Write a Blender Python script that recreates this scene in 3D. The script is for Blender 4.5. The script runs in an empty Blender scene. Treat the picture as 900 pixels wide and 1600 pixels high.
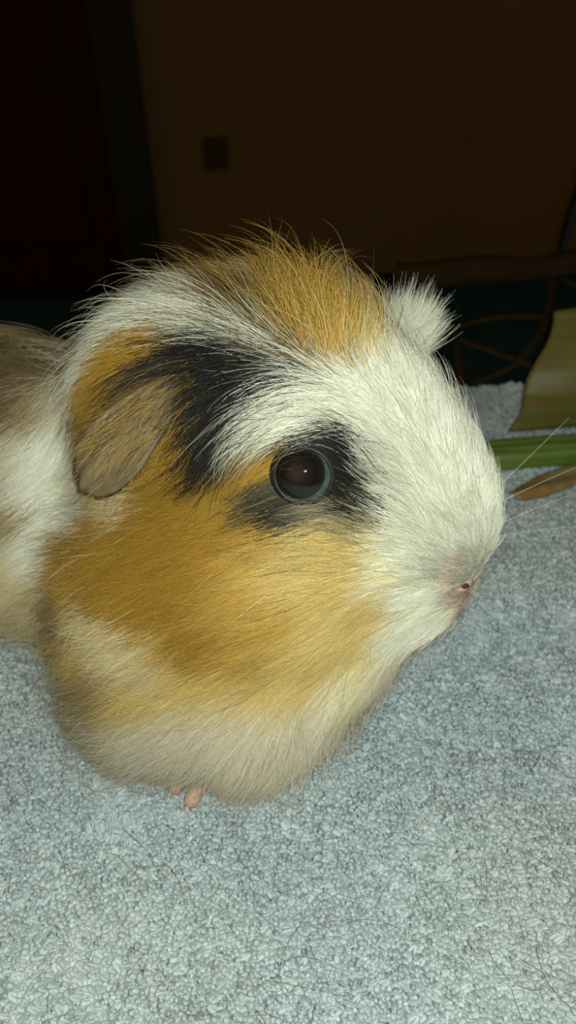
import bpy, math, random
import numpy as np
from mathutils import Matrix, Vector, kdtree

rng = np.random.default_rng(7)
random.seed(7)
scene = bpy.context.scene
COL = scene.collection
CM = 0.01   # everything below is measured in centimetres
# ---- camera constants (centimetres; the towel top is z = 0) ----
FPX = 1386.0
CAM_C = np.array([0.0, 0.0, 16.2])
PITCH, ROLL = math.radians(38.0), math.radians(2.5)
def camera_axes():
    fw = np.array([0, math.cos(PITCH), -math.sin(PITCH)])
    up = np.array([0, math.sin(PITCH), math.cos(PITCH)])
    rt = np.array([1.0, 0, 0])
    c, s = math.cos(ROLL), math.sin(ROLL)
    return fw, c * rt - s * up, s * rt + c * up   # forward, right, up

# ---- camera ----
FW, RT, UPV = camera_axes()
cam_data = bpy.data.cameras.new('camera')
cam_data.sensor_fit = 'VERTICAL'; cam_data.sensor_height = 24.0
cam_data.lens = 24.0 * FPX / 1600.0
cam_data.clip_start = 0.005; cam_data.clip_end = 50
cam_data.dof.use_dof = True; cam_data.dof.focus_distance = 0.152; cam_data.dof.aperture_fstop = 16.0
cam = bpy.data.objects.new('camera', cam_data); COL.objects.link(cam)
M = Matrix(((RT[0], UPV[0], -FW[0], CAM_C[0] * CM), (RT[1], UPV[1], -FW[1], CAM_C[1] * CM), (RT[2], UPV[2], -FW[2], CAM_C[2] * CM), (0, 0, 0, 1)))
cam.matrix_world = M
scene.camera = cam
# ---- world: the dim warm light of the room ----
world = bpy.data.worlds.new('dim_room'); scene.world = world; world.use_nodes = True
bg = world.node_tree.nodes['Background']; bg.inputs[0].default_value = (1.0, 0.50, 0.05, 1); bg.inputs[1].default_value = 0.050
# ---- the phone's flash, two small LEDs beside the lens ----
def lamp(name, right, up, watts, radius):
    d = bpy.data.lights.new(name, 'POINT'); d.energy = watts; d.shadow_soft_size = radius * CM; d.color = (0.94, 1.0, 0.90)
    o = bpy.data.objects.new(name, d); COL.objects.link(o)
    o.location = Vector((CAM_C + RT * right + UPV * up - FW * 0.3) * CM)
    return o
lamp('flash_lamp', 0.6, 0.8, 1.27, 0.28)
lamp('flash_lamp', -1.0, 0.2, 0.12, 0.12)
scene.view_settings.view_transform = 'Standard'; scene.view_settings.look = 'None'
scene.view_settings.gamma = 1.0; scene.view_settings.use_curve_mapping = False
scene.view_settings.exposure = 0.0

# ---- helpers ----
def props(o, label=None, category=None, group=None, kind=None):
    for k, v in (('label', label), ('category', category), ('group', group), ('kind', kind)):
        if v: o[k] = v
    return o
def empty(name, loc):
    o = bpy.data.objects.new(name, None); o.empty_display_size = 0.02; o.location = Vector(loc) * CM; COL.objects.link(o); return o
def adopt(o, parent):
    if parent is not None:
        bpy.context.view_layer.update()
        o.parent = parent; o.matrix_parent_inverse = parent.matrix_world.inverted()
    return o
def mesh(name, verts, faces, material, parent=None, smooth=True, colors=None):
    me = bpy.data.meshes.new(name)
    me.from_pydata((np.asarray(verts, float) * CM).tolist(), [], [list(map(int, f)) for f in faces])
    me.update()
    if smooth: me.polygons.foreach_set('use_smooth', [True] * len(me.polygons))
    if colors is not None:
        a = me.color_attributes.new('coat', 'FLOAT_COLOR', 'POINT')
        a.data.foreach_set('color', np.c_[colors, np.ones(len(colors))].astype(np.float32).ravel())
    me.materials.append(material)
    o = bpy.data.objects.new(name, me); COL.objects.link(o)
    return adopt(o, parent)
def strands(name, pts, radius, colors, material, parent=None):
    """hair curves: pts (N, S, 3) cm, radius (N, S) cm, colors (N, S, 3)"""
    n, s, _ = pts.shape
    cu = bpy.data.hair_curves.new(name); cu.add_curves([s] * n)
    cu.attributes['position'].data.foreach_set('vector', (pts * CM).astype(np.float32).ravel())
    r = cu.attributes.get('radius') or cu.attributes.new('radius', 'FLOAT', 'POINT')
    r.data.foreach_set('value', (radius * CM).astype(np.float32).ravel())
    c = cu.attributes.new('coat', 'FLOAT_COLOR', 'POINT')
    c.data.foreach_set('color', np.concatenate([colors, np.ones((n, s, 1))], -1).astype(np.float32).ravel())
    cu.materials.append(material)
    o = bpy.data.objects.new(name, cu); COL.objects.link(o)
    return adopt(o, parent)
def material(name, color=(0.5, 0.5, 0.5), rough=0.6, spec=0.3, attr=None, noise=0.0, scale=40.0, bump=0.0, color2=None, sheen=0.0):
    m = bpy.data.materials.new(name); m.use_nodes = True
    nt = m.node_tree; b = nt.nodes['Principled BSDF']
    b.inputs['Roughness'].default_value = rough; b.inputs['Specular IOR Level'].default_value = spec
    b.inputs['Base Color'].default_value = (*color, 1)
    if attr:
        a = nt.nodes.new('ShaderNodeAttribute'); a.attribute_name = attr
        nt.links.new(a.outputs['Color'], b.inputs['Base Color'])
    if noise or bump:
        tc = nt.nodes.new('ShaderNodeTexCoord'); nz = nt.nodes.new('ShaderNodeTexNoise')
        nz.inputs['Scale'].default_value = scale; nz.inputs['Detail'].default_value = 5
        nt.links.new(tc.outputs['Object'], nz.inputs['Vector'])
        if noise:
            mx = nt.nodes.new('ShaderNodeMix'); mx.data_type = 'RGBA'
            mx.inputs['A'].default_value = (*color, 1)
            mx.inputs['B'].default_value = (*(color2 or tuple(c * (1 - noise) for c in color)), 1)
            rp = nt.nodes.new('ShaderNodeValToRGB'); rp.color_ramp.elements[0].position = 0.35; rp.color_ramp.elements[1].position = 0.65
            nt.links.new(nz.outputs['Fac'], rp.inputs[0]); nt.links.new(rp.outputs[0], mx.inputs['Factor'])
            nt.links.new(mx.outputs['Result'], b.inputs['Base Color'])
        if bump:
            bp = nt.nodes.new('ShaderNodeBump'); bp.inputs['Strength'].default_value = bump; bp.inputs['Distance'].default_value = 0.002
            nt.links.new(nz.outputs['Fac'], bp.inputs['Height']); nt.links.new(bp.outputs[0], b.inputs['Normal'])
    return m
def box(name, lo, hi, mat, parent=None, bevel=0.0):
    (a, b, c), (d, e, f) = lo, hi
    v = [(a, b, c), (d, b, c), (d, e, c), (a, e, c), (a, b, f), (d, b, f), (d, e, f), (a, e, f)]
    q = [(0, 3, 2, 1), (4, 5, 6, 7), (0, 1, 5, 4), (1, 2, 6, 5), (2, 3, 7, 6), (3, 0, 4, 7)]
    o = mesh(name, v, q, mat, parent, smooth=False)
    if bevel:
        md = o.modifiers.new('bevel', 'BEVEL'); md.width = bevel * CM; md.segments = 3
    return o
def tube(pts, radii, n=10):
    """closed tube through points; returns verts, faces"""
    pts = np.asarray(pts, float); radii = np.broadcast_to(radii, (len(pts),))
    V = []; F = []
    t = np.gradient(pts, axis=0); t /= np.linalg.norm(t, axis=1, keepdims=True) + 1e-9
    ref = np.array([0.13, 0.21, 0.97])
    for p, d, r in zip(pts, t, radii):
        a = np.cross(d, ref); a /= np.linalg.norm(a) + 1e-9; b = np.cross(d, a)
        for k in range(n):
            w = 2 * math.pi * k / n; V.append(p + r * (math.cos(w) * a + math.sin(w) * b))
    for i in range(len(pts) - 1):
        for k in range(n):
            F.append((i * n + k, (i + 1) * n + k, (i + 1) * n + (k + 1) % n, i * n + (k + 1) % n))
    F.append(list(range(n))); F.append(list(range((len(pts) - 1) * n, len(pts) * n))[::-1])
    return V, F
def unit(v):
    v = np.asarray(v, float); return v / (np.linalg.norm(v, axis=-1, keepdims=True) + 1e-9)
def wobble(p, freq, seed):
    """cheap smooth noise in -1..1 for arrays of points"""
    r = np.random.default_rng(seed); out = np.zeros(len(p))
    for k in range(5):
        w = r.normal(size=p.shape[1]) * freq * (0.7 + 0.35 * k); out += np.sin(p @ w + r.uniform(0, 6.28)) / (1 + 0.3 * k)
    return out / 3.2

# ---- guinea pig: local frame (f forward, l towards its right side, u up) ----
PIG_O = np.array([1.19, 14.03, 0.0]); PIG_YAW = math.radians(29)
PF = np.array([math.cos(PIG_YAW), -math.sin(PIG_YAW), 0]); PR = np.array([-math.sin(PIG_YAW), -math.cos(PIG_YAW), 0])
PU = np.array([0, 0, 1.0])
def to_local(p):
    q = np.asarray(p) - PIG_O
    return np.stack([q @ PF, q @ PR, q @ PU], -1)
def to_world(q):
    q = np.asarray(q, dtype=float)
    return PIG_O + q[..., :1] * PF + q[..., 1:2] * PR + q[..., 2:3] * PU
# centre (f,l,u), radii, pitch in degrees (nose down positive)
BLOBS = [
    ((-0.9, 0.0, 7.2), (2.4, 2.0, 2.0), 15),
    ((0.8, 0.0, 6.15), (2.05, 1.45, 1.65), 38),
    ((1.6, 0.0, 5.25), (0.92, 1.0, 1.3), 20),
    ((-0.8, 1.25, 5.6), (1.9, 1.3, 1.8), 20), ((-0.8, -1.25, 5.6), (1.9, 1.3, 1.8), 20),
    ((0.9, 0.0, 4.2), (1.2, 0.95, 0.9), 10),
    ((1.4, 0.0, 3.85), (0.85, 0.75, 0.65), 10),
    ((-3.6, 0.0, 6.3), (2.2, 2.35, 2.65), 0),
    ((-1.9, 0.9, 3.6), (2.1, 2.3, 2.4), 0),
    ((-0.3, 0.6, 3.0), (1.7, 1.7, 1.9), 0),
    ((-1.4, 1.8, 1.6), (1.9, 2.2, 1.7), 0),
    ((-3.4, 2.2, 2.7), (2.1, 1.8, 2.7), 0), ((-3.1, 3.0, 1.3), (1.7, 1.25, 1.3), 0), ((-0.9, 2.35, 4.75), (1.35, 0.75, 1.1), 30), ((-3.0, -2.0, 2.2), (1.9, 1.6, 2.3), 0),
    ((-9.0, 0.0, 3.3), (6.5, 3.6, 3.4), 0), ((-13.0, 0.0, 3.3), (4.0, 3.8, 3.3), 0),
]
def sdf(q):
    """smooth union of the ellipsoids, q in the local frame"""
    k = 0.42; acc = np.zeros(len(q))
    for c, r, pit in BLOBS:
        d = q - np.array(c); a = math.radians(pit)
        x = d[:, 0] * math.cos(a) - d[:, 2] * math.sin(a)
        z = d[:, 0] * math.sin(a) + d[:, 2] * math.cos(a)
        e = np.stack([x / r[0], d[:, 1] / r[1], z / r[2]], 1)
        k0 = np.linalg.norm(e, axis=1) + 1e-9
        k1 = np.linalg.norm(e / np.array(r), axis=1) + 1e-9
        dist = k0 * (k0 - 1) / k1
        acc += np.exp(-np.clip(dist, -6, 6) / k)
    d = -k * np.log(acc)
    return np.maximum(d, 0.06 - q[:, 2])
def sdf_grad(q, h=0.03):
    g = np.zeros_like(q)
    for i in range(3):
        o = np.zeros(3); o[i] = h
        g[:, i] = sdf(q + o) - sdf(q - o)
    return g / (np.linalg.norm(g, axis=1, keepdims=True) + 1e-9)
def surface_nets(fn, lo, hi, h):
    """quads of the zero level of fn on a regular grid, each vertex pulled onto the surface"""
    lo = np.array(lo, float); n = np.ceil((np.array(hi) - lo) / h).astype(int) + 1
    ax = [lo[i] + h * np.arange(n[i]) for i in range(3)]
    P = np.stack(np.meshgrid(*ax, indexing='ij'), -1)
    V = fn(P.reshape(-1, 3)).reshape(n)
    S = V < 0
    c = n - 1
    corner = [(i, j, k) for i in (0, 1) for j in (0, 1) for k in (0, 1)]
    cnt = np.zeros(c, int)
    for i, j, k in corner: cnt += S[i:i + c[0], j:j + c[1], k:k + c[2]]
    mixed = (cnt > 0) & (cnt < 8)
    idx = -np.ones(c, int); idx[mixed] = np.arange(mixed.sum())
    sm = np.zeros(tuple(c) + (3,)); w = np.zeros(c)
    for a in range(3):
        for o1 in (0, 1):
            for o2 in (0, 1):
                o = [0, 0, 0]; b1, b2 = [b for b in range(3) if b != a]
                o[b1], o[b2] = o1, o2; e = list(o); e[a] = 1
                A = V[o[0]:o[0] + c[0], o[1]:o[1] + c[1], o[2]:o[2] + c[2]]
                B = V[e[0]:e[0] + c[0], e[1]:e[1] + c[1], e[2]:e[2] + c[2]]
                x = (A < 0) != (B < 0)
                t = np.where(x, A / np.where(A == B, 1, A - B), 0)
                off = np.array(o, float)[None, None, None, :] * np.ones(tuple(c) + (1,))
                off[..., a] = t
                sm += off * x[..., None]; w += x
    I = np.stack(np.nonzero(mixed), -1)
    verts = lo + h * (I + sm[mixed] / w[mixed][:, None])
    quads = []
    for a in range(3):
        b1, b2 = (a + 1) % 3, (a + 2) % 3
        lo_ = [slice(None)] * 3; hi_ = [slice(None)] * 3
        lo_[a] = slice(0, -1); hi_[a] = slice(1, None)
        s0, s1 = S[tuple(lo_)], S[tuple(hi_)]
        X = np.stack(np.nonzero(s0 != s1), -1)
        ok = (X[:, b1] > 0) & (X[:, b2] > 0) & (X[:, b1] < c[b1]) & (X[:, b2] < c[b2])
        X = X[ok]; flip = s1[tuple(X.T)]
        def at(d1, d2):
            Y = X.copy(); Y[:, b1] -= d1; Y[:, b2] -= d2
            return idx[tuple(Y.T)]
        q = np.stack([at(1, 1), at(0, 1), at(0, 0), at(1, 0)], 1)
        q[flip] = q[flip][:, ::-1]
        quads.append(q)
    return verts, np.concatenate(quads)

# ================= the room =================
FLOOR_Z, WALL_Y = -78.0, 220.0
m_wall = material('brown_wall_paint', (0.42, 0.36, 0.26), 0.85, 0.1, noise=0.12, scale=3)
m_floor = material('dark_floor', (0.16, 0.10, 0.06), 0.6, 0.3, noise=0.3, scale=6)
m_door = material('dark_red_door_wood', (0.09, 0.02, 0.015), 0.5, 0.3, noise=0.3, scale=4)
m_frame = material('black_green_frame', (0.075, 0.10, 0.075), 0.6, 0.3, noise=0.2, scale=5)
m_plate = material('dark_switch_plastic', (0.13, 0.11, 0.08), 0.5, 0.3)
props(box('floor', (-260, -120, FLOOR_Z - 5), (260, WALL_Y + 6, FLOOR_Z), m_floor), kind='structure')
props(box('wall_back', (-260, WALL_Y, FLOOR_Z), (260, WALL_Y + 6, 170), m_wall), kind='structure')
# door leaf and its casing to the left, on the back wall
props(box('trim_1', (-38.5, WALL_Y - 4, FLOOR_Z), (-29.0, WALL_Y, 140), m_frame, bevel=0.6), kind='structure')
door = props(box('door_1', (-122, WALL_Y - 2.5, FLOOR_Z + 0.5), (-38.6, WALL_Y, 132), m_door, bevel=0.4), kind='structure')
for (z0, z1) in ((-66, -8), (4, 120)):
    for x0 in (-114, -76):
        box('door_panel', (x0, WALL_Y - 3.4, z0), (x0 + 30, WALL_Y - 2.5, z1), m_door, door, bevel=0.5)
sw = empty('wall_switch', (-13.5, WALL_Y, -45.9))
props(sw, 'small dark square switch plate on the dim brown wall', 'switch')
box('plate', (-16.4, WALL_Y - 0.8, -49.6), (-10.6, WALL_Y, -42.2), m_plate, sw, bevel=0.25)
box('rocker', (-14.9, WALL_Y - 1.3, -48.2), (-12.1, WALL_Y - 0.8, -43.6), m_plate, sw, bevel=0.2)

# ================= bed, blanket, towel =================
m_matt = material('mattress_ticking', (0.12, 0.10, 0.09), 0.9, 0.1, noise=0.2, scale=30)
m_wood = material('bed_wood', (0.10, 0.05, 0.02), 0.5, 0.3, noise=0.4, scale=8)
bed = empty('bed', (-10, -20, FLOOR_Z))
props(bed, 'dark wooden bed under the blanket and towel', 'bed')
box('bed_base', (-100, -100, -46), (80, 43.2, -28.5), m_wood, bed, bevel=1.0)
for x in (-95, 68):
    for y in (-96, 34):
        box('leg', (x, y, FLOOR_Z), (x + 7, y + 7, -46), m_wood, bed, bevel=0.6)
m_blanket = material('dark_teal_blanket', (0.010, 0.030, 0.030), 0.95, 0.1, noise=0.35, scale=120, bump=0.3)
m_line = material('brown_blanket_lines', (0.055, 0.036, 0.012), 0.9, 0.1, noise=0.2, scale=200)
m_hem = material('olive_blanket_hem', (0.050, 0.032, 0.010), 0.9, 0.1, noise=0.2, scale=150, bump=0.2)
def bed_dimming_drop(y):  # slope added so the far towel catches less flash
    """bed and towel tilted away from the flash towards the far edge"""
    t = np.clip((np.asarray(y, float) - 21.0) / 9.5, 0, 1); return -1.35 * t * t * (3 - 2 * t)
def blanket_z(p):
    p = np.atleast_2d(p)
    return -1.15 + bed_dimming_drop(p[:, 1]) + 0.22 * wobble(p[:, :2], 0.22, 3) + 0.10 * wobble(p[:, :2], 0.7, 4)
def sheet(name, xs, ys, zfun, thick, mat, parent=None, flat=None):
    X, Y = np.meshgrid(xs, ys); P = np.stack([X.ravel(), Y.ravel()], 1); Z = zfun(P)
    nx, ny = len(xs), len(ys); top = np.c_[P, Z]; bot = top - [0, 0, thick]; N = nx * ny
    if flat is not None: bot[:, 2] = flat
    V = np.r_[top, bot]; F = []
    for j in range(ny - 1):
        for i in range(nx - 1):
            a = j * nx + i; F.append((a, a + 1, a + nx + 1, a + nx)); F.append((N + a, N + a + nx, N + a + nx + 1, N + a + 1))
    rim = [i for i in range(nx)] + [j * nx + nx - 1 for j in range(1, ny)] + [(ny - 1) * nx + i for i in range(nx - 2, -1, -1)] + [j * nx for j in range(ny - 2, 0, -1)]
    for a, b in zip(rim, rim[1:] + rim[:1]): F.append((a, N + a, N + b, b))
    return mesh(name, V, F, mat, parent)
box('mattress', (-100, -100, -28.5), (80, 43.4, -3.45), m_matt, bed, bevel=1.2)
blanket = sheet('blanket', np.linspace(-98, 78, 90), np.linspace(-98, 43.5, 84), blanket_z, 0.5, m_blanket, flat=-3.44)
props(blanket, 'dark teal blanket with crossing brown lines behind the towel', 'blanket')
def strip(name, path, w, mat, h=0.10):
    path = np.asarray(path, float); t = np.linspace(0, 1, 26); k = np.linspace(0, 1, len(path))
    P = np.c_[np.interp(t, k, path[:, 0]), np.interp(t, k, path[:, 1])]
    for _ in range(3): P[1:-1] = (P[:-2] + 2 * P[1:-1] + P[2:]) / 4
    d = unit(np.gradient(P, axis=0)); s = np.c_[-d[:, 1], d[:, 0]]; V = []; F = []
    for i, p in enumerate(P):
        for o, z in ((-1, -0.15), (-0.6, h), (0.6, h), (1, -0.15)):
            q = p + s[i] * o * w / 2; V.append((q[0], q[1], blanket_z(q)[0] + z))
    for i in range(len(P) - 1):
        for k2 in range(3): a = i * 4 + k2; F.append((a, a + 4, a + 5, a + 1))
    return mesh(name, V, F, mat, blanket)
for path in (((7.0, 29), (7.6, 33.5), (8.1, 38), (7.4, 42.4)), ((7.7, 37.4), (10, 38.2), (12.8, 37.8), (17.6, 39.2)),
             ((8.0, 36.2), (9.8, 34.2), (11.6, 32.2), (14.4, 29.6)), ((7.8, 32.0), (10.0, 33.4), (12.2, 37.0), (13.8, 42.0)),
             ((-4, 41), (-1, 37), (2, 34), (6, 35)), ((14.4, 42), (17, 35.5), (20, 31))):
    strip('blanket_line', path, 0.45, m_line)
# rolled olive hem along the far edge of the blanket
V, F = tube([(x, 42.8 + 0.35 * math.sin(x * 0.5), blanket_z(np.array([[x, 42.8]]))[0] + 0.28 + 0.18 * math.sin(0.8 * x)) for x in np.linspace(6.0, 17.5, 40)], 0.75, 10)
mesh('blanket_hem', V, F, m_hem, blanket)

m_cloth = material('towel_ground_weave', (0.52, 0.60, 0.59), 0.95, 0.1, noise=0.25, scale=500, bump=0.4)
m_loop = material('towel_terry_yarn', rough=0.9, spec=0.15, attr='coat')
def towel_z(p):
    x, y = p[:, 0], p[:, 1]
    z = 0.10 * wobble(p[:, :2], 0.35, 21) + 0.06 * wobble(p[:, :2], 1.1, 22) + 0.05 * wobble(p[:, :2], 3.0, 23)
    def fold(x0, y0, x1, y1, w, h):
        dx, dy = x1 - x0, y1 - y0; L = math.hypot(dx, dy)
        t = ((x - x0) * dx + (y - y0) * dy) / L / L; s = ((x - x0) * dy - (y - y0) * dx) / L
        return h * np.exp(-(s / w) ** 2) * np.clip(1.3 - 2.2 * np.abs(t - 0.5), 0, 1)
    z += fold(2.8, 14.3, 9.5, 16.6, 0.6, -0.60) + fold(3.0, 15.7, 9.5, 18.6, 0.8, 0.36)
    z += fold(1.5, 12.6, 8.5, 12.2, 0.45, -0.42) + fold(2.5, 12.0, 8.0, 11.4, 0.7, 0.18)
    z += fold(-8.5, 13.0, -3.5, 9.3, 0.6, -0.34) + fold(-6.0, 11.0, -2.0, 8.0, 0.6, 0.10)
    return z - 0.16 + bed_dimming_drop(y)
xs = np.linspace(-30, 30, 150); ys = np.linspace(-16, 30.0, 146)
towel = sheet('towel', xs, ys, towel_z, 0.30, m_cloth)
props(towel, 'pale grey-blue terry towel spread under the guinea pig', 'towel')
# looped pile
NL = 115000
y = rng.uniform(2.0, 30.0, NL * 2); x = rng.uniform(-22, 23, NL * 2)
keep = np.abs(x - 0.4) < 5.5 + 0.5 * y
R0 = np.c_[x, y][keep][:NL]; NL = len(R0)
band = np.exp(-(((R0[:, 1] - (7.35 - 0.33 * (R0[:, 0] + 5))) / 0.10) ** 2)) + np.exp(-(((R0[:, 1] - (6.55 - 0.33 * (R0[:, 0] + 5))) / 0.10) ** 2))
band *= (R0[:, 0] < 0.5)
ang = 1.9 * wobble(R0, 0.55, 31) + 1.2 * wobble(R0, 1.7, 32) + rng.normal(0, 0.75, NL) - 0.9
H = rng.uniform(0.09, 0.21, NL) * (1 + 0.25 * wobble(R0, 1.2, 33)) * (1 - 0.6 * band); W = rng.uniform(0.030, 0.060, NL)
lean = rng.uniform(0.07, 0.27, NL)
ca, sa = np.cos(ang), np.sin(ang)
S = 8; t = np.linspace(0, 1, S)
th = math.pi * t
side = -np.cos(th)[None] * W[:, None]                    # across the loop
upw = np.sin(th)[None] ** 0.8 * H[:, None]
fwd = np.sin(th)[None] * lean[:, None] + (t - 0.5)[None] * rng.normal(0, 0.05, NL)[:, None]
P = np.zeros((NL, S, 3))
P[..., 0] = R0[:, :1] + fwd * ca[:, None] - side * sa[:, None]
P[..., 1] = R0[:, 1:] + fwd * sa[:, None] + side * ca[:, None]
P[..., 2] = towel_z(R0)[:, None] + upw - 0.02
rad = (0.033 + 0.010 * np.sin(th))[None] * np.ones((NL, 1)) * rng.uniform(0.8, 1.2, NL)[:, None]
base = np.array([0.555, 0.635, 0.65]); tint = wobble(R0, 0.35, 41)[:, None] * np.array([-0.02, 0.0, 0.03])
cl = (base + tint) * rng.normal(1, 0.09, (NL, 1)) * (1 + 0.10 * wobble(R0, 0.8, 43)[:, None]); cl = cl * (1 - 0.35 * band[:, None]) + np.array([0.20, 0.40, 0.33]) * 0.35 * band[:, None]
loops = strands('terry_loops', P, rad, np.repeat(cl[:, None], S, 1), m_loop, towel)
props(loops, kind='stuff')
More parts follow.
